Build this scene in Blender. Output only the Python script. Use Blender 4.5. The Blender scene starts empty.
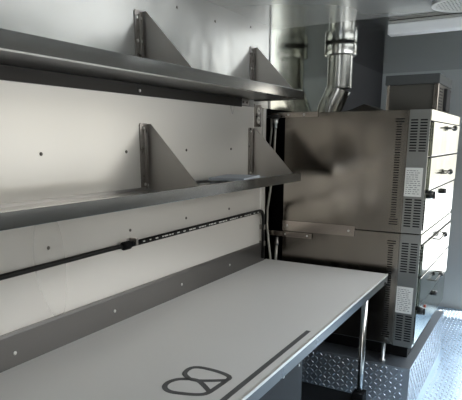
import bpy, bmesh, math, random
from mathutils import Vector, Matrix
random.seed(4)
PI = math.pi
scene = bpy.context.scene
col = scene.collection

# ------------------------------------------------------------------ materials
def new_mat(name):
    m = bpy.data.materials.new(name); m.use_nodes = True
    nt = m.node_tree; b = nt.nodes['Principled BSDF']
    return m, nt, b

def mat(name, color, rough=0.5, metal=0.0, rvar=0.0, bump=0.0, scale=(1, 1, 1), cvar=0.0, coat=0.0, nscale=8, detail=4, spec=.5):
    m, nt, b = new_mat(name)
    b.inputs['Base Color'].default_value = (*color, 1)
    b.inputs['Roughness'].default_value = rough
    b.inputs['Metallic'].default_value = metal
    b.inputs['Coat Weight'].default_value = coat
    b.inputs['Specular IOR Level'].default_value = spec
    b.inputs['Coat Roughness'].default_value = 0.08
    tc = nt.nodes.new('ShaderNodeTexCoord'); mp = nt.nodes.new('ShaderNodeMapping')
    mp.inputs['Scale'].default_value = scale
    nt.links.new(tc.outputs['Object'], mp.inputs['Vector'])
    no = nt.nodes.new('ShaderNodeTexNoise'); no.inputs['Scale'].default_value = nscale; no.inputs['Detail'].default_value = detail
    nt.links.new(mp.outputs['Vector'], no.inputs['Vector'])
    if rvar:
        r = nt.nodes.new('ShaderNodeMapRange')
        r.inputs['From Min'].default_value = .3; r.inputs['From Max'].default_value = .7
        r.inputs['To Min'].default_value = max(0.02, rough - rvar); r.inputs['To Max'].default_value = rough + rvar
        nt.links.new(no.outputs['Fac'], r.inputs['Value']); nt.links.new(r.outputs['Result'], b.inputs['Roughness'])
    if cvar:
        mx = nt.nodes.new('ShaderNodeMix'); mx.data_type = 'RGBA'
        mx.inputs[6].default_value = (*[c * (1 - cvar) for c in color], 1); mx.inputs[7].default_value = (*[min(1, c * (1 + cvar)) for c in color], 1)
        nt.links.new(no.outputs['Fac'], mx.inputs[0]); nt.links.new(mx.outputs[2], b.inputs['Base Color'])
    if bump:
        bp = nt.nodes.new('ShaderNodeBump'); bp.inputs['Strength'].default_value = 1.0; bp.inputs['Distance'].default_value = bump
        nt.links.new(no.outputs['Fac'], bp.inputs['Height']); nt.links.new(bp.outputs['Normal'], b.inputs['Normal'])
    return m

M = {}
M['wall'] = mat('glossy_pale_wall_panel', (.70, .68, .645), .3, .42, rvar=.03, bump=.003, scale=(1, 1, .25), nscale=2.2, detail=1)
M['wall_steel'] = mat('upper_wall_steel', (.50, .50, .48), .22, .6, rvar=.04, bump=.009, scale=(1, 1, .8), nscale=3.4, detail=2)
M['mirror_steel'] = mat('polished_steel_wall', (.45, .46, .41), .13, 1, rvar=.03, bump=.008, scale=(1, 1, .3), nscale=2.5, detail=1)
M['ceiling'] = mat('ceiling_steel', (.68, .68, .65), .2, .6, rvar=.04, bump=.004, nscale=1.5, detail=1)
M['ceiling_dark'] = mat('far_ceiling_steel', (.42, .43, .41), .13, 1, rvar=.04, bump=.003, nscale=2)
M['steel'] = mat('brushed_steel', (.17, .165, .155), .3, 1, rvar=.02, scale=(.3, .3, 6), nscale=6)
M['strap'] = mat('strap_steel', (.42, .37, .33), .2, 1, rvar=.05, nscale=6)
M['leg_steel'] = mat('round_leg_steel', (.5, .5, .48), .2, 1, nscale=4)
M['steel_v'] = mat('oven_side_steel', (.26, .235, .205), .18, 1, rvar=.05, bump=.0035, scale=(3.0, 1, .3), nscale=2.4, detail=1)
M['steel_panel'] = mat('oven_control_side_steel', (.26, .26, .25), .33, 1, rvar=.04, scale=(1, 1, 8), nscale=20)
M['steel_front'] = mat('oven_front_steel', (.33, .345, .29), .15, 1, rvar=.05, bump=.002, nscale=5)
M['shelf_dark'] = mat('shelf_edge_steel', (.37, .37, .36), .14, 1, rvar=.02, scale=(3, .3, 3), nscale=4)
M['bracket'] = mat('bracket_steel', (.50, .48, .46), .34, 1, rvar=.04, nscale=12)
M['flange'] = mat('bracket_flange_steel', (.30, .28, .265), .3, 1, rvar=.04, nscale=30, cvar=.3)
M['screw'] = mat('screw_metal', (.12, .11, .10), .4, .8)
M['screw_bright'] = mat('bright_screw_metal', (.7, .7, .68), .3, 1)
M['backsplash'] = mat('dark_grey_backsplash', (.16, .155, .15), .38, .9, rvar=.05, scale=(1, .3, 1), nscale=8)
M['table'] = mat('pale_grey_worktop', (.67, .66, .64), .40, .0, rvar=.04, cvar=.03, nscale=3, coat=.15)
M['edge'] = mat('worktop_edge_steel', (.85, .84, .80), .35, .6, nscale=20, rvar=.04)
M['mark'] = mat('dark_grey_marking', (.085, .085, .087), .55, 0, cvar=.1, nscale=30)
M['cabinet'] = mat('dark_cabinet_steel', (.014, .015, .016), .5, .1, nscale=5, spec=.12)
M['apron'] = mat('worktop_apron_steel', (.13, .135, .14), .3, 1, rvar=.04, nscale=5)
M['pan'] = mat('shelf_pan_steel', (.42, .41, .40), .3, 1, rvar=.02, nscale=2)
M['sides'] = mat('dark_side_panel', (.05, .05, .052), .8, 0, spec=.05)
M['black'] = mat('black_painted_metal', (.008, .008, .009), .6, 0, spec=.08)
M['rubber'] = mat('black_rubber', (.009, .009, .009), .5, 0, cvar=.2, nscale=40, spec=.2)
M['plastic'] = mat('black_plastic_knob', (.012, .012, .013), .3, 0)
M['braid'] = mat('pale_hose_braid', (.36, .35, .31), .4, .5, cvar=.25, nscale=120)
M['duct'] = mat('galvanised_duct', (.50, .50, .47), .27, .9, rvar=.06, scale=(1, 1, .1), nscale=6)
M['light_body'] = mat('pale_fixture_plastic', (.8, .81, .81), .4, 0)
M['vent_white'] = mat('pale_vent_plastic', (.6, .6, .58), .5, 0)
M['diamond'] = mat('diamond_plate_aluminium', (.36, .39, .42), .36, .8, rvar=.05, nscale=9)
M['diamond_floor'] = mat('sky_tinted_floor_aluminium', (.50, .64, .76), .4, .6, rvar=.05, nscale=9)  # blue of the sky light is put into the floor's base colour
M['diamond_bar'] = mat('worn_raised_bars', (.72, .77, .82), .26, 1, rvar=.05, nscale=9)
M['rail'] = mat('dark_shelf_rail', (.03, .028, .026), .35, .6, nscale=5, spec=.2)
M['lid'] = mat('top_box_lid', (.09, .095, .095), .75, 0, spec=.05)
M['paper'] = mat('paper_sheet', (.46, .50, .56), .7, 0, cvar=.05, nscale=6)
M['ink'] = mat('printed_ink', (.16, .16, .16), .7, 0)
M['label'] = mat('white_sticker', (.72, .72, .69), .5, 0, cvar=.06, nscale=20)
M['print_white'] = mat('white_print', (.55, .55, .52), .6, 0)
M['outlet_white'] = mat('outlet_plastic', (.62, .60, .55), .35, 0)
M['bulkhead'] = mat('grey_bulkhead_paint', (.40, .415, .415), .5, .0, rvar=.06, cvar=.04, nscale=3)
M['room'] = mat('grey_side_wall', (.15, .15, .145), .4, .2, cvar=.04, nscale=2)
M['ground'] = mat('concrete_ground', (.48, .46, .43), .9, 0, cvar=.1, nscale=20)
M['indicator'] = mat('red_indicator', (.35, .06, .03), .3, 0)
M['box_steel'] = mat('top_box_steel', (.11, .105, .095), .75, .0, rvar=.06, nscale=4, spec=.05)

# ------------------------------------------------------------------ helpers
class MB:
    def __init__(self): self.bm = bmesh.new()
    def _xf(self, vs, m):
        if m is not None: bmesh.ops.transform(self.bm, matrix=m, verts=vs)
    def box(self, a, b, m=None, bev=0.0):
        t = bmesh.new()
        bmesh.ops.create_cube(t, size=1)
        for v in t.verts:
            v.co = Vector([(a[i] + b[i]) / 2 + v.co[i] * abs(b[i] - a[i]) for i in range(3)])
        if bev:
            bmesh.ops.bevel(t, geom=list(t.edges), offset=bev, segments=2, affect='EDGES', profile=.6)
        if m is not None: bmesh.ops.transform(t, matrix=m, verts=t.verts)
        me = bpy.data.meshes.new('tmp'); t.to_mesh(me); t.free(); self.bm.from_mesh(me); bpy.data.meshes.remove(me)
        return self
    def prism(self, pts, d0, d1, axis):
        """polygon (2-D points) extruded along axis from d0 to d1"""
        def P(p, d):
            return {'x': (d, p[0], p[1]), 'y': (p[0], d, p[1]), 'z': (p[0], p[1], d)}[axis]
        A = [self.bm.verts.new(P(p, d0)) for p in pts]; B = [self.bm.verts.new(P(p, d1)) for p in pts]
        n = len(pts)
        self.bm.faces.new(A); self.bm.faces.new(B[::-1])
        for i in range(n): self.bm.faces.new((A[i], B[i], B[(i + 1) % n], A[(i + 1) % n]))
        return self
    def tube(self, pts, r, seg=14, caps=True):
        pts = [Vector(p) for p in pts]; rs = r if isinstance(r, (list, tuple)) else [r] * len(pts)
        rings = []; up = None
        for i, p in enumerate(pts):
            d = (pts[min(i + 1, len(pts) - 1)] - pts[max(i - 1, 0)]).normalized()
            if up is None:
                up = Vector((0, 0, 1)) if abs(d.z) < .9 else Vector((1, 0, 0))
            s = d.cross(up)
            if s.length < 1e-4: s = d.orthogonal()
            s.normalize(); u = s.cross(d).normalized(); up = u
            rings.append([self.bm.verts.new(p + (s * math.cos(2 * PI * k / seg) + u * math.sin(2 * PI * k / seg)) * rs[i]) for k in range(seg)])
        for a, b in zip(rings, rings[1:]):
            for k in range(seg):
                f = self.bm.faces.new((a[k], a[(k + 1) % seg], b[(k + 1) % seg], b[k])); f.smooth = True
        if caps:
            self.bm.faces.new(rings[0][::-1]); self.bm.faces.new(rings[-1])
        return self
    def ball(self, c, r, sc=(1, 1, 1)):
        bmesh.ops.create_uvsphere(self.bm, u_segments=16, v_segments=10, radius=1,
                                  matrix=Matrix.Translation(c) @ Matrix.Diagonal((r * sc[0], r * sc[1], r * sc[2], 1)))
        return self
    def done(self, name, m, parent=None, smooth=False):
        bmesh.ops.recalc_face_normals(self.bm, faces=self.bm.faces)
        me = bpy.data.meshes.new(name)
        if smooth:
            for f in self.bm.faces: f.smooth = True
        self.bm.to_mesh(me); self.bm.free()
        me.materials.append(M[m])
        o = bpy.data.objects.new(name, me); col.objects.link(o)
        if parent is not None:
            o.parent = parent
            o.matrix_parent_inverse = parent.matrix_basis.inverted()
        return o

def tag(o, label=None, cat=None, group=None, kind=None):
    if label: o['label'] = label
    if cat: o['category'] = cat
    if group: o['group'] = group
    if kind: o['kind'] = kind
    return o
def thing(name, loc, label, cat, group=None):
    o = bpy.data.objects.new(name, None); col.objects.link(o); o.empty_display_size = .05
    o.location = loc
    bpy.context.view_layer.update()
    return tag(o, label, cat, group)
def copy_tree(o, parent=None):
    c = o.copy(); col.objects.link(c); c.parent = parent
    for ch in o.children: copy_tree(ch, c)
    return c
def arc(c, r, a0, a1, n, plane):
    out = []
    for i in range(n + 1):
        a = a0 + (a1 - a0) * i / n
        p = {'xz': (math.cos(a), 0, math.sin(a)), 'yz': (0, math.cos(a), math.sin(a))}[plane]
        out.append(tuple(c[k] + p[k] * r for k in range(3)))
    return out

RX = 2.12      # inner face of the right (serving) wall
YB = 5.37      # bulkhead
YR = -1.7      # rear end of the truck
CZ = 2.25      # ceiling
WE = 2.825     # end of the pale wall panelling

# ------------------------------------------------------------------ setting
def struct(mb, name, m, label=None, parent=None):
    o = mb.done(name, m, parent)
    if parent is None: tag(o, label, None, None, 'structure')
    return o

def lozenges(bm, origin, ux, uy, nrm, w, h, pitch=.029, ln=.031, wd=.0085, ht=.0022, test=None):
    """raised bars of diamond plate, turned alternately +-45 degrees"""
    O, X, Y, N = Vector(origin), Vector(ux), Vector(uy), Vector(nrm)
    for i in range(int(w / pitch)):
        for j in range(int(h / pitch)):
            u = (i + .5) * pitch; v = (j + .5) * pitch
            if test and not test(u, v): continue
            s = 1 if (i + j) % 2 else -1
            a = s * PI / 4; ca, sa = math.cos(a), math.sin(a)
            P = lambda p, q, t: O + X * (u + p * ca - q * sa) + Y * (v + p * sa + q * ca) + N * t
            b = [bm.verts.new(P(p, q, 0)) for p, q in ((-ln / 2, 0), (0, -wd / 2), (ln / 2, 0), (0, wd / 2))]
            t = [bm.verts.new(P(p * .55, q * .45, ht)) for p, q in ((-ln / 2, 0), (0, -wd / 2), (ln / 2, 0), (0, wd / 2))]
            bm.faces.new(t).material_index = 1
            for k in range(4): bm.faces.new((b[k], b[(k + 1) % 4], t[(k + 1) % 4], t[k])).material_index = 1

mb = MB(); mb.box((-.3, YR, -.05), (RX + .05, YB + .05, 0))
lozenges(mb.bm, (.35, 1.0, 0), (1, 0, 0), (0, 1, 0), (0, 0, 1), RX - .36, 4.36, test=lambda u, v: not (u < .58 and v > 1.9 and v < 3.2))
fl = struct(mb, 'floor', 'diamond_floor', 'aluminium diamond plate floor of the food truck, blue sky light in its colour')
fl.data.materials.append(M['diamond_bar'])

mb = MB(); mb.box((-.06, YR, 0), (0, WE, 1.80))
wall_left = struct(mb, 'wall_left', 'wall', 'glossy pale metal wall panel behind the two shelves and the worktop')
mb = MB(); mb.box((-.06, YR, 1.80), (0, 2.885, CZ + .02))
struct(mb, 'wall_left_upper', 'wall_steel', 'grey rippled steel wall above the upper shelf')
mb = MB(); mb.box((-.06, 3.95, 1.80), (0, YB, CZ + .02)); struct(mb, 'wall_left_end', 'sides', 'dark wall beyond the duct')
mb = MB(); mb.box((-.06, 2.885, 1.80), (0, 3.95, CZ + .02))
struct(mb, 'wall_left_far', 'mirror_steel', 'dark polished steel wall above and behind the ovens')
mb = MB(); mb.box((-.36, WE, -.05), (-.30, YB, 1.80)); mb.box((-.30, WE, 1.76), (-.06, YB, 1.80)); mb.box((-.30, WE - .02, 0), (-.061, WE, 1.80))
mb.box((-.30, 3.15, .34), (.07, 3.2, 1.76)); struct(mb, 'wall_recess', 'black', 'black recess between the end of the pale wall and the ovens')  # black panel added behind the gap; its shade is put into the colour
mb = MB(); mb.box((-.004, WE - .03, .93), (.012, WE + .004, 1.80), bev=.002)
struct(mb, 'trim_1', 'wall', 'narrow pale upright trim at the end of the wall panel')
mb = MB(); mb.box((-.001, 2.882, 1.80), (.006, 2.90, CZ))
struct(mb, 'trim_2', 'wall_steel', 'thin steel seam strip on the wall above the upper shelf end')
mb = MB(); mb.box((-.3, YR, CZ), (RX + .05, 2.96, CZ + .05))
struct(mb, 'ceiling', 'ceiling', 'polished grey steel ceiling')
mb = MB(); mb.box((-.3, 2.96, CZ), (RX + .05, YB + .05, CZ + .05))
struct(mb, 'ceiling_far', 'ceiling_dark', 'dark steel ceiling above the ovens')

# bulkhead with a bright doorway to the right (outside the frame)
mb = MB(); DX0, DX1, DZ = 1.06, 2.04, 2.2
mb.box((-.3, YB, 0), (DX0, YB + .05, CZ)); mb.box((DX1, YB, 0), (RX + .05, YB + .05, CZ)); mb.box((DX0, YB, DZ), (DX1, YB + .05, CZ)); mb.box((DX0, YB, 0), (DX1, YB + .05, .36))
struct(mb, 'wall_far', 'bulkhead', 'plain blue-grey bulkhead wall beyond the ovens')
# right wall with serving window
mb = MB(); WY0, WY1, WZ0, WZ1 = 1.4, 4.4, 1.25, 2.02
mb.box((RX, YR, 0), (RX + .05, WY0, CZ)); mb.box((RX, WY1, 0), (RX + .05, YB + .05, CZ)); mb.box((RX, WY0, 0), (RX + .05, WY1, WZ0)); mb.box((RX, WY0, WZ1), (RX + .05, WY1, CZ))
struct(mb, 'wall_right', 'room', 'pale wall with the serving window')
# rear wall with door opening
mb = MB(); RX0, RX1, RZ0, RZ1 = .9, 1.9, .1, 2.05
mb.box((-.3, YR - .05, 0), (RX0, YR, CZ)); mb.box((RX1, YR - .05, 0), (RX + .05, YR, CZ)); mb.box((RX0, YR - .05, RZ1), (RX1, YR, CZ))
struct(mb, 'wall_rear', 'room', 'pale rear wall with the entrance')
mb = MB(); mb.box((-30, -30, -1.0), (30, 30, -.9)); struct(mb, 'ground', 'ground', 'asphalt outside the truck')

# screws of the wall panelling, parts of the wall
def disc_x(mbx, x, y, z, r, t): mbx.tube([(x, y, z), (x + t * .6, y, z), (x + t, y, z)], [r, r, r * .6], 12)
for z, ys in ((1.575, (1.2, 1.617, 2.03, 2.44)), (1.26, (1.2, 1.62, 2.018, 2.42)), (2.175, (1.98, 2.29)), (2.21, (2.65,))):
    for y in ys:
        m_ = MB(); disc_x(m_, 0, y, z, .0062, .0035)
        m_.done('screw', 'screw', wall_left)

# ------------------------------------------------------------------ shelves with brackets
def make_bracket(parent, y, zb, zt, screws):
    f = MB(); f.prism([(y, zb), (y + .05, zb), (y + .05, zt - .006), (y + .044, zt), (y + .006, zt), (y, zt - .006)], 0.0, .004, 'x')
    f.box((.003, y + .024, zb + .004), (.009, y + .033, zt - .012), bev=.002)
    br = f.done('bracket_flange', 'flange', parent)
    p = MB(); p.prism([(0, zb), (.272, zb), (.272, zb + .008), (.022, zt - .002), (0, zt - .002)], y + .047, y + .050, 'y')
    p.done('gusset_plate', 'bracket', br)
    for dy, z in screws:
        s = MB(); disc_x(s, .004, y + dy, z, .0066, .005); s.done('screw', 'screw_bright', br)
    return br

def make_shelf(name, y0, y1, zs, zlip, ztop, label, bys, screws, panm='steel'):
    t = thing(name, (0, (y0 + y1) / 2, zs), label, 'shelf', 'wall shelves')
    b = MB()
    b.box((.003, y0, zs - .003), (.296, y1, zs))
    b.box((.003, y0, zs), (.006, y1, zs + .012))
    b.done('shelf_pan', panm, t)
    e = MB()
    e.box((.296, y0, zlip - .044), (.300, y1, zlip), bev=.001)
    e.box((.284, y0, zlip - .003), (.2965, y1, zlip))
    e.box((.274, y0, zlip - .044), (.2965, y1, zlip - .041))
    e.done('front_lip', 'shelf_dark', t)
    for yy, nm in ((y0, 'end_cap'), (y1 - .003, 'end_cap')):
        c = MB(); c.box((.003, yy, zlip - .044), (.2965, yy + .003, zlip - .001)); c.done(nm, 'steel', t)
    for by in bys:
        make_bracket(t, by, zs, ztop, screws(by))
    return t

shelf_up = make_shelf('wall_shelf', -.6, 2.695, 1.842, 1.874, 2.113,
    'upper steel wall shelf seen from below, long and dark-edged', (1.694, 2.640),
    lambda y: ((.012, 2.085), (.034, 2.085), (.012, 2.0), (.034, 2.0)))
# small mounting plates under the upper shelf
for y in (2.598,):
    m_ = MB(); m_.box((0, y - .055, 1.805), (.004, y + .03, 1.862)); pl = m_.done('mounting_plate', 'bracket', shelf_up)
    for dy, dz in ((-.035, 1.82), (-.035, 1.848), (.008, 1.82), (.008, 1.848)):
        s = MB(); disc_x(s, .004, y + dy, dz, .007, .004); s.done('screw', 'screw', pl)
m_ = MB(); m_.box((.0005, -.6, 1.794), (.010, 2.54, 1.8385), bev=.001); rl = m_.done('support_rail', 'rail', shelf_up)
for y in (1.70,):
    s = MB(); disc_x(s, .010, y, 1.812, .006, .004); s.done('screw', 'screw_bright', rl)
shelf_low = make_shelf('wall_shelf', .80, 2.685, 1.416, 1.447, 1.687,
    'lower steel wall shelf with its open left end, above the worktop', (1.700, 2.630),
    lambda y: ((.022, 1.668), (.022, 1.44), (.036, 1.436)), 'pan')

# papers on the lower shelf
t = thing('paper_stack', (.17, 2.2, 1.4165), 'thin stack of pale papers lying on the lower shelf near its far bracket', 'papers')
for i, (dy, dx, a, z) in enumerate(((0, 0, .05, 0), (.05, .01, -.12, .012), (-.03, .0, .2, .024))):
    m_ = MB(); mt = Matrix.Translation((.17 + dx, 2.22 + dy, 1.4165 + z)) @ Matrix.Rotation(a, 4, 'Z')
    m_.box((-.085, -.13, 0), (.085, .13, .0115), m=mt)
    m_.done('sheet', 'paper', t)

# ------------------------------------------------------------------ worktop table
TX, TY0, TY1, TZ = .763, .2, 2.86, .9
t = thing('worktop_table', (.38, 1.5, 0), 'long pale grey worktop table along the wall, marked with a dark looped sign', 'table')
m_ = MB(); m_.box((.012, TY0, TZ - .03), (TX - .009, TY1 - .004, TZ)); top = m_.done('tabletop', 'table', t)
m_ = MB(); m_.box((TX - .0088, TY0, TZ - .011), (TX, TY1 + .002, TZ + .0008), bev=.0015); m_.done('edge_strip', 'edge', t)
m_ = MB(); m_.box((TX - .009, TY0, TZ - .05), (TX - .0015, TY1, TZ - .011)); m_.box((.02, TY1 - .010, TZ - .055), (TX - .003, TY1 - .001, TZ - .012)); m_.done('apron', 'apron', t)
m_ = MB(); m_.prism([(.001, TZ - .02), (.016, TZ - .02), (.016, 1.006), (.011, 1.014), (.001, 1.014)], TY0, WE - .003, 'y')
bs = m_.done('backsplash', 'backsplash', t)
bs['label'] = 'dark grey upstand'
for y, z in ((1.02, .945), (1.49, .953), (1.95, .953), (2.4, .955)):
    s = MB(); disc_x(s, .016, y, z, .0065, .003); s.done('screw', 'screw_bright', bs)
for x, y in ((.70, 2.65), (.06, 2.80), (.06, .3)):
    m_ = MB(); m_.tube([(x, y, .02), (x, y, TZ - .03)], .017, 18); m_.tube([(x, y, TZ - .07), (x, y, TZ - .03)], .024, 18)
    m_.tube([(x, y, 0.001), (x, y, .012), (x, y, .03)], [.028, .028, .02], 18); m_.done('leg', 'leg_steel', t)
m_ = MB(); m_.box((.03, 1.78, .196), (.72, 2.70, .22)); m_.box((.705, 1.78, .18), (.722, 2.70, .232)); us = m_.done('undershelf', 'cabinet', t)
us['label'] = 'dark lower shelf'
m_ = MB(); m_.box((.668, 2.612, .21), (.73, 2.69, .27), bev=.006); m_.done('leg_clamp', 'black', t)

def strip(mbx, pts, w, z0, z1, closed=False):
    n = len(pts)
    sm = []
    for i in range(n - 1):                       # Catmull-Rom smoothing
        p0 = Vector(pts[max(i - 1, 0)]); p1 = Vector(pts[i]); p2 = Vector(pts[i + 1]); p3 = Vector(pts[min(i + 2, n - 1)])
        for k in range(6):
            u = k / 6
            sm.append(.5 * ((2 * p1) + (p2 - p0) * u + (2 * p0 - 5 * p1 + 4 * p2 - p3) * u * u + (3 * p1 - p0 - 3 * p2 + p3) * u ** 3))
    sm.append(Vector(pts[-1]))
    L = []
    for i, p in enumerate(sm):
        d = (sm[min(i + 1, len(sm) - 1)] - sm[max(i - 1, 0)]).normalized(); nn = Vector((-d.y, d.x))
        L.append([mbx.bm.verts.new((q.x, q.y, z)) for q in (p + nn * w / 2, p - nn * w / 2) for z in (z0, z1)])
    for a, b in zip(L, L[1:]):
        mbx.bm.faces.new((a[1], b[1], b[3], a[3])); mbx.bm.faces.new((a[0], a[2], b[2], b[0]))
        mbx.bm.faces.new((a[0], b[0], b[1], a[1])); mbx.bm.faces.new((a[2], a[3], b[3], b[2]))
P1 = [(0.5579, 1.2258), (0.5299, 1.2077), (0.5165, 1.1758), (0.526, 1.1448), (0.555, 1.1297), (0.5957, 1.1379), (0.6375, 1.1547), (0.6569, 1.1768), (0.6612, 1.2239), (0.6629, 1.2717), (0.6605, 1.2981), (0.635, 1.3118), (0.5873, 1.3172), (0.5364, 1.3122), (0.5169, 1.2911), (0.5219, 1.2548), (0.5425, 1.2362), (0.5691, 1.2271), (0.5991, 1.2361), (0.6606, 1.2755)]
P2 = [(0.5636, 1.2292), (0.5868, 1.2306), (0.6155, 1.2169), (0.658, 1.1868)]
m_ = MB(); strip(m_, P1, .0165, TZ + .0002, TZ + .0008); strip(m_, P2, .016, TZ + .0002, TZ + .0010); m_.done('looped_marking', 'mark', t)
m_ = MB(); m_.box((.7095, 1.02, TZ + .0002), (.7275, 1.805, TZ + .0009)); m_.done('line_marking', 'mark', t)

# dark base cabinet beneath the worktop
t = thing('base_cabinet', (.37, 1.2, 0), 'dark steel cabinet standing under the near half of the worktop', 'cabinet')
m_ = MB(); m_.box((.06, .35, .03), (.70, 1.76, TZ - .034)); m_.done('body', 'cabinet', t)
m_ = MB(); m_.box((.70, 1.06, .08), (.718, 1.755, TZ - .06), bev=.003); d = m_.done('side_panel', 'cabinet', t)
for y, z in ((1.72, .79), (1.58, .80), (1.72, .5)):
    s = MB(); disc_x(s, .718, y, z, .0055, .003); s.done('screw', 'screw_bright', d)

# ------------------------------------------------------------------ wheel box
mb = MB(); mb.box((-.06, 2.93, 0.001), (.906, 4.15, .335))
lozenges(mb.bm, (-.05, 2.93, .01), (1, 0, 0), (0, 0, 1), (0, -1, 0), .955, .325)
lozenges(mb.bm, (.906, 2.94, .01), (0, 1, 0), (0, 0, 1), (1, 0, 0), 1.2, .325)
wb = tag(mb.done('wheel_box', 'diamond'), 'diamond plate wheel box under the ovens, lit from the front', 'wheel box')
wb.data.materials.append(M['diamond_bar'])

# ------------------------------------------------------------------ ovens
OX0, OX1, OY0, OY1, OH = .075, .905, 2.95, 4.03, .663
def make_oven(z0, label, with_legs):
    t = thing('pizza_oven', (.49, 3.5, z0 - (.115 if with_legs else 0)), label, 'oven', 'stacked deck ovens')
    e = .0015
    b = MB(); b.box((OX0, OY0 + .004, z0 + e), (OX1 - .02, OY1, z0 + OH - e), bev=.003); b.done('body', 'steel_v', t)
    sp = MB(); sp.box((OX0 + .002, OY0, z0 + .006), (.792, OY0 + .006, z0 + OH - .004), bev=.0015); side = sp.done('side_panel', 'steel_v', t)
    v = MB()
    z = z0 + .045
    while z < z0 + OH - .045:
        big = z < z0 + .075 or z > z0 + OH - .075
        v.box((.732 if not big else .725, OY0 - .0012, z), (.760 if not big else .772, OY0 + .002, z + .0055)); z += .0135
    v.done('slot_column', 'black', side)
    cp = MB(); cp.box((.797, OY0 - .004, z0 + .003), (.903, OY0 + .01, z0 + OH - .002), bev=.002); ctl = cp.done('control_side_panel', 'steel_panel', t)
    for za, zb in ((.04, .19), (.445, .605)):
        for xa, xb in ((.807, .843), (.855, .891)):
            v = MB(); z = z0 + za
            while z < z0 + zb:
                v.box((xa, OY0 - .0052, z), (xb, OY0 - .002, z + .007)); z += .0145
            v.done('vent_slots', 'black', ctl)
    lb = MB(); lb.box((.797, OY0 - .0052, z0 + .206), (.887, OY0 - .0035, z0 + .360)); la = lb.done('rating_label', 'label', ctl)
    pr = MB(); rr = random.Random(7)
    for k in range(12):
        zz = z0 + .345 - k * .0112
        x = .804
        while x < .868:
            w = rr.uniform(.006, .02); pr.box((x, OY0 - .0056, zz - .0022), (min(x + w, .88), OY0 - .005, zz + .001)); x += w + rr.uniform(.003, .009)
    pr.done('print', 'ink', la)
    # front: frame, two doors, control panel
    f = MB(); f.box((OX1 - .022, OY0, z0 + .002), (OX1 - .004, OY1 + .002, z0 + OH - .002)); f.done('front_frame', 'steel_front', t)
    f = MB(); f.box((OX1 - .004, OY0 + .002, z0 + .605), (OX1 + .002, OY1, z0 + OH - .003), bev=.001); f.done('top_band', 'steel_front', t)
    for da, db, ya, hz, hy in ((.420, .598, .05, .575, .62), (.238, .410, .05, .312, .60)):
        d = MB(); d.box((OX1 - .004, OY0 + ya, z0 + da), (OX1 + .010, OY1 - .04, z0 + db), bev=.003); dr = d.done('door', 'steel_front', t)
        h = MB(); h.tube([(OX1 + .008, OY0 + .42, z0 + hz), (OX1 + .034, OY0 + .42, z0 + hz), (OX1 + .034, OY0 + hy + .08, z0 + hz), (OX1 + .008, OY0 + hy + .08, z0 + hz)], .0045, 10)
        hd = h.done('handle', 'screw', dr)
        k = MB(); k.ball((OX1 + .036, OY0 + hy, z0 + hz), .017, (1, 1.3, 1)); k.done('handle_grip', 'plastic', hd)
    f = MB(); f.box((OX1 - .004, OY0 + .02, z0 + .02), (OX1 + .004, OY1 - .02, z0 + .228), bev=.002); cpn = f.done('control_panel', 'steel_front', t)
    k = MB(); k.tube([(OX1 + .003, OY0 + .06, z0 + .215), (OX1 + .03, OY0 + .06, z0 + .215), (OX1 + .034, OY0 + .06, z0 + .215)], [.024, .021, .017], 18)
    k.box((OX1 + .03, OY0 + .054, z0 + .196), (OX1 + .044, OY0 + .066, z0 + .234), bev=.002); k.done('thermostat_knob', 'plastic', cpn)
    k = MB(); k.tube([(OX1 + .003, OY0 + .55, z0 + .195), (OX1 + .03, OY0 + .55, z0 + .195)], [.017, .015], 16); k.done('valve_knob', 'plastic', cpn)
    k = MB(); k.tube([(OX1 + .003, OY0 + .28, z0 + .18), (OX1 + .012, OY0 + .28, z0 + .18)], .010, 12); k.done('indicator_lamp', 'indicator', cpn)
    for zz in (.232, .414, .601):  # black strips stand in for the shaded gaps between the doors
        g = MB(); g.box((OX1 - .003, OY0 + .03, z0 + zz - .004), (OX1 + .006, OY1 - .03, z0 + zz + .003)); g.done('door_gap_shade', 'black', t)
    s = MB()
    for k_ in range(9): s.box((OX1 - .003, OY0 + .004, z0 + .05 + k_ * .016), (OX1 + .0035, OY0 + .018, z0 + .057 + k_ * .016))
    s.done('front_slots', 'black', t); s = MB()
    for k_ in range(5): s.box((OX1 - .003, OY0 + .004, z0 + .50 + k_ * .018), (OX1 + .0035, OY0 + .018, z0 + .508 + k_ * .018))
    s.done('front_slots', 'black', t)
    if with_legs:
        for x, y in ((.738, OY0 + .03), (.13, OY0 + .06), (.80, OY1 - .08), (.13, OY1 - .08)):
            l = MB(); l.tube([(x, y, .3365), (x, y, .345), (x, y, .35), (x, y, z0 + .002)], [.020, .020, .012, .012], 14); l.done('leg', 'screw_bright', t)
        g = MB(); g.box((OX0 + .02, OY0 + .14, .3365), (OX1 - .05, OY1 - .14, z0 - .001)); g.done('base_frame', 'black', t)
    return t
ov1 = make_oven(.454, 'lower stainless steel deck oven standing on short legs over the wheel box', True)
ov2 = make_oven(1.117, 'upper stainless steel deck oven stacked on the other, duct elbow behind it', False)

# steel straps fixed to the oven side
def strap(x0, x1, z0, z1, y, m, label, holes):
    t = MB(); t.box((x0, y, z0), (x1, y + .004, z1), bev=.001); o = t.done('fixing_strap', m)
    tag(o, label, 'strap')
    for x in holes:
        h = MB(); h.tube([(x, y + .001, (z0 + z1) / 2), (x, y - .002, (z0 + z1) / 2)], .006, 12); h.done('rivet', 'screw_bright', o)
    return o
strap(-.035, .285, 1.752, 1.781, 2.944, 'strap', 'narrow riveted steel strap at the top left corner of the upper oven', (.10, .20, .03))
strap(.078, .535, 1.075, 1.137, 2.943, 'strap', 'wide steel strap where the two ovens meet', (.11, .50))
strap(-.02, .275, 1.036, 1.068, 2.939, 'strap', 'short grey steel strap with a hole, just below the wide strap', (.10, .245))

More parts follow.
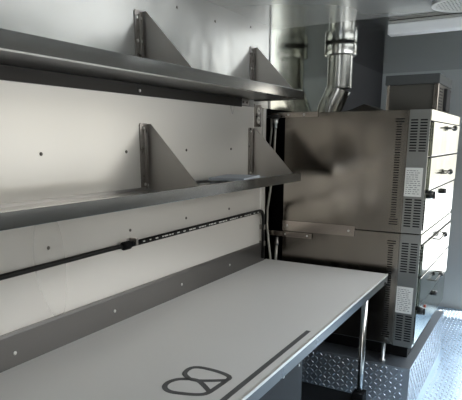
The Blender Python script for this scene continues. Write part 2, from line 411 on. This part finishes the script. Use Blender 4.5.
# ------------------------------------------------------------------ box on top of the oven
t = thing('equipment_box', (.68, 3.7, 1.78), 'small steel box with a slotted side standing on top of the upper oven', 'box')
m_ = MB(); m_.box((.535, 3.48, 1.781), (.842, 3.93, 1.955), bev=.004); m_.done('body', 'box_steel', t)
m_ = MB(); m_.box((.525, 3.46, 1.955), (.848, 3.94, 2.012), bev=.005); m_.done('lid', 'lid', t)
for xa, xb in ((.535, .552), (.815, .842)):
    m_ = MB(); m_.box((xa, 3.474, 1.785), (xb, 3.484, 1.954)); m_.done('corner_post', 'strap', t)
m_ = MB()
for k in range(8): m_.box((.842, 3.53, 1.80 + k * .018), (.845, 3.62, 1.807 + k * .018))
m_.done('vent_slots', 'black', t)
m_ = MB(); m_.box((.842, 3.68, 1.80), (.862, 3.84, 1.94), bev=.003); m_.done('side_cover', 'sides', t)

# ------------------------------------------------------------------ duct
t = thing('exhaust_duct', (.25, 3.41, CZ), 'round galvanised exhaust duct with collar, bending down behind the ovens from the ceiling', 'duct')
cx_, cy_ = .178, 3.60
m_ = MB(); m_.tube([(cx_, cy_, 1.966), (cx_, cy_, 2.2)], .083, 36, caps=False); m_.done('pipe', 'duct', t)
m_ = MB(); m_.tube([(cx_, cy_, 2.170), (cx_, cy_, 2.172), (cx_, cy_, 2.178), (cx_, cy_, 2.225), (cx_, cy_, 2.230), (cx_, cy_, CZ - .002)], [.083, .104, .107, .107, .107, .107], 36); m_.done('collar', 'duct', t)
m_ = MB(); el = [(cx_, cy_, 1.967), (cx_ - .002, cy_, 1.962), (cx_ - .006, cy_, 1.952), (cx_ - .068, cy_, 1.822), (cx_ - .072, cy_, 1.80), (cx_ - .072, cy_, 1.782)]
m_.tube(el, [.0835, .0835, .083, .080, .078, .078], 36, caps=False); m_.done('elbow', 'duct', t)
m_ = MB(); m_.tube([(cx_, cy_, 1.963), (cx_, cy_, 1.971)], .086, 36); m_.done('seam_band', 'duct', t)
# low vent cowl behind the duct
t = MB(); t.prism([(.10, 1.7815), (.50, 1.7815), (.50, 1.80), (.40, 1.835), (.32, 1.865), (.24, 1.835), (.10, 1.80)], 3.72, 3.98, 'y')
tag(t.done('vent_cowl', 'box_steel'), 'low peaked steel cowl on top of the upper oven between duct and box', 'cowl')

# ------------------------------------------------------------------ ceiling light and vent
t = thing('ceiling_light', (1.1, 3.15, CZ), 'unlit pale strip light on the ceiling at the upper right', 'ceiling light')
m_ = MB(); m_.box((.622, 3.06, CZ - .017), (1.8, 3.16, CZ - .0015), bev=.003); m_.done('base_tray', 'ceiling', t)
m_ = MB(); m_.box((.624, 3.05, CZ - .072), (1.8, 3.13, CZ - .018), bev=.008); m_.done('diffuser', 'light_body', t)

t = thing('ceiling_vent', (1.04, 2.80, CZ), 'round pale ceiling vent with a perforated grille, cut by the top right corner', 'vent')
m_ = MB(); m_.tube([(1.05, 2.82, CZ - .001), (1.05, 2.82, CZ - .010)], .148, 48); m_.done('backing', 'black', t)
m_ = MB()
ro, ri = .160, .142
for k in range(48):
    a, b_ = 2 * PI * k / 48, 2 * PI * (k + 1) / 48
    q = [(r * math.cos(c), r * math.sin(c)) for c, r in ((a, ri), (a, ro), (b_, ro), (b_, ri))]
    m_.prism([(1.05 + x, 2.82 + y) for x, y in q], CZ - .016, CZ - .002, 'z')
m_.done('rim', 'vent_white', t)
m_ = MB()
for k in range(-6, 7):
    for s in (-1, 1):
        d = k * .022; L = math.sqrt(max(.142 ** 2 - d ** 2, 0)); mt = Matrix.Translation((1.05, 2.82, 0)) @ Matrix.Rotation(s * PI / 4, 4, 'Z')
        if L > .02: m_.box((d - .003, -L, CZ - .014), (d + .003, L, CZ - .011), m=mt)
m_.done('grille', 'vent_white', t)

# ------------------------------------------------------------------ pipes on the wall
t = thing('wall_pipe', (.02, 2.0, 1.21), 'black printed pipe running along the wall under the lower shelf and turning down', 'pipe')
r = .011; yo = 2.80
pth = [(.022, 1.56, 1.207), (.022, 2.74, 1.212)] + [(.022, 2.74 + .05 * math.sin(a), 1.162 + .05 * math.cos(a)) for a in (.3, .6, .9, 1.2, PI / 2)] + [(.022, 2.79, .92)]
m_ = MB(); m_.tube(pth, r, 16); pp = m_.done('pipe', 'rubber', t)
pr = MB(); rr = random.Random(3); y = 1.66
while y < 2.70:
    w = rr.uniform(.008, .028)
    pr.box((.0315, y, 1.2075), (.0336, y + w, 1.2125)); y += w + rr.choice((.006, .008, .03))
pr.done('print', 'print_white', pp)
m_ = MB(); m_.tube([(.022, 1.545, 1.207), (.022, 1.55, 1.207), (.022, 1.585, 1.207), (.022, 1.59, 1.207)], [.012, .017, .017, .012], 16); m_.done('coupling', 'black', t)
for y, z in ((1.62, 1.224), (2.79, 1.12), (2.79, 1.02)):
    m_ = MB(); m_.box((.0005, y - .007, z - .024), (.036, y + .007, z + .006), bev=.002); cl = m_.done('pipe_clip', 'flange', t)
t = MB(); t.tube([(.0105, -.4, 1.2), (.0105, .8, 1.202), (.0105, 1.2, 1.204), (.0105, 1.49, 1.206), (.014, 1.52, 1.207), (.020, 1.5435, 1.207)], .0095, 12)
tag(t.done('cable', 'rubber'), 'thin black cable along the wall running left from the pipe coupling', 'cable')

# outlet
t = thing('power_outlet', (0, 2.738, 1.756), 'double power outlet with steel plate on the wall below the end of the upper shelf', 'outlet')
m_ = MB(); m_.box((0, 2.698, 1.694), (.006, 2.778, 1.818), bev=.002); m_.done('cover_plate', 'flange', t)
for z in (1.731, 1.781):
    m_ = MB(); m_.tube([(.006, 2.738, z), (.010, 2.738, z)], .019, 20); so = m_.done('socket', 'outlet_white', t)
    m_ = MB(); m_.box((.010, 2.729, z - .005), (.0106, 2.732, z + .007)); m_.box((.010, 2.744, z - .005), (.0106, 2.747, z + .007)); m_.done('contact_slot', 'black', so)

# hoses in the recess
t = thing('gas_hose', (0, 2.92, .6), 'pale braided gas hose hanging in the dark gap beside the ovens', 'hose')
hp = [(.034, 2.91, 1.70), (.030, 2.91, 1.62), (.028, 2.91, 1.50), (.018, 2.91, 1.40), (.003, 2.91, 1.30), (-.012, 2.91, 1.20), (-.012, 2.91, 1.10), (0, 2.91, 1.0), (.014, 2.91, .9), (.015, 2.91, .6)]
m_ = MB(); m_.tube(hp, .0075, 12); m_.done('hose_tube', 'braid', t)
m_ = MB(); m_.tube([(.034, 2.91, 1.69), (.034, 2.91, 1.715), (.034, 2.91, 1.72), (.034, 2.91, 1.745)], [.011, .011, .016, .016], 12); m_.done('hose_fitting', 'screw_bright', t)
t = thing('gas_valve', (.02, 2.91, 1.73), 'black valve at the top of the gap above the pale hose', 'valve')
m_ = MB(); m_.box((.008, 2.892, 1.7455), (.056, 2.93, 1.766), bev=.004); m_.done('valve_body', 'plastic', t)
m_ = MB(); m_.tube([(-.02, 2.92, 1.756), (.01, 2.92, 1.756)], .008, 12); m_.done('valve_stem', 'plastic', t)
t = thing('drain_hose', (.045, 2.91, .7), 'short grey hose with a dark fitting, lower right in the gap', 'hose')
m_ = MB(); m_.tube([(.050, 2.925, .985), (.048, 2.92, .9), (.04, 2.92, .6)], .009, 12); m_.done('hose_tube', 'braid', t)
m_ = MB(); m_.tube([(.050, 2.925, .98), (.050, 2.925, 1.0), (.050, 2.925, 1.005), (.050, 2.925, 1.03)], [.012, .012, .009, .009], 12); m_.done('hose_fitting', 'flange', t)
t = MB(); t.tube([(-.005, 2.93, 1.75), (-.002, 2.93, 1.68), (-.01, 2.93, 1.6), (-.03, 2.93, 1.5), (-.06, 2.95, 1.42)], .006, 10)
tag(t.done('thin_hose', 'braid'), 'thin grey hose curving behind the main hose in the gap', 'hose')

# ------------------------------------------------------------------ world: hazy sky, seen only through the openings
w = bpy.data.worlds.new('sky'); scene.world = w; w.use_nodes = True
nt = w.node_tree; bg = nt.nodes['Background']
tc = nt.nodes.new('ShaderNodeTexCoord'); sx = nt.nodes.new('ShaderNodeSeparateXYZ'); nt.links.new(tc.outputs['Generated'], sx.inputs[0])
cr = nt.nodes.new('ShaderNodeValToRGB'); nt.links.new(sx.outputs['Z'], cr.inputs[0])
e = cr.color_ramp.elements
e[0].position = 0.0; e[0].color = (.20, .195, .175, 1)
e[1].position = 1.0; e[1].color = (.50, .70, 1.0, 1)
x = cr.color_ramp.elements.new(.14); x.color = (.42, .405, .365, 1)
x = cr.color_ramp.elements.new(.30); x.color = (1.0, 1.0, .97, 1)
nt.links.new(cr.outputs[0], bg.inputs['Color']); mr = nt.nodes.new('ShaderNodeMapRange'); mr.inputs['From Min'].default_value = .2; mr.inputs['From Max'].default_value = .9
mr.inputs['To Min'].default_value = 4.0; mr.inputs['To Max'].default_value = 5.5
nt.links.new(sx.outputs['Y'], mr.inputs['Value']); nt.links.new(mr.outputs['Result'], bg.inputs['Strength'])
sun = bpy.data.lights.new('sun', 'SUN'); sun.energy = 6; sun.angle = .02; sun.color = (1, .95, .86)
so_ = bpy.data.objects.new('sun', sun); col.objects.link(so_); so_.rotation_euler = (math.radians(-8), math.radians(24), 0)

def portal(name, loc, rot, sx_, sy_):
    l = bpy.data.lights.new(name, 'AREA'); l.shape = 'RECTANGLE'; l.size = sx_; l.size_y = sy_; l.energy = 1
    l.cycles.is_portal = True
    o = bpy.data.objects.new(name, l); col.objects.link(o); o.location = loc; o.rotation_euler = rot
portal('window_portal', (RX + .04, (WY0 + WY1) / 2, (WZ0 + WZ1) / 2), (0, PI / 2, 0), WZ1 - WZ0, WY1 - WY0)
portal('doorway_portal', ((DX0 + DX1) / 2, YB + .04, (.36 + DZ) / 2), (-PI / 2, 0, 0), DX1 - DX0, DZ - .36)
portal('entrance_portal', ((RX0 + RX1) / 2, YR - .04, (RZ0 + RZ1) / 2), (PI / 2, 0, 0), RX1 - RX0, RZ1 - RZ0)

# ------------------------------------------------------------------ camera
cam = bpy.data.cameras.new('camera'); co = bpy.data.objects.new('camera', cam); col.objects.link(co)
yaw, pitch, roll = -0.5270, -0.22407, 0.001
F = Vector((math.sin(yaw) * math.cos(pitch), math.cos(yaw) * math.cos(pitch), math.sin(pitch)))
R0 = Vector((math.cos(yaw), -math.sin(yaw), 0)); U0 = R0.cross(F)
R = math.cos(roll) * R0 + math.sin(roll) * U0; U = -math.sin(roll) * R0 + math.cos(roll) * U0
co.matrix_world = Matrix(((R.x, U.x, -F.x, 1.421), (R.y, U.y, -F.y, 0), (R.z, U.z, -F.z, 1.62), (0, 0, 0, 1)))
cam.sensor_fit = 'HORIZONTAL'; cam.sensor_width = 36; cam.lens = 523.0 * 36 / 462
cam.shift_y = (259.36 - 200) / 462
cam.clip_start = .02; cam.clip_end = 200
scene.camera = co

vs = scene.view_settings
vs.view_transform = 'Standard'; vs.look = 'None'; vs.gamma = 1; vs.use_curve_mapping = False
vs.exposure = 0.8
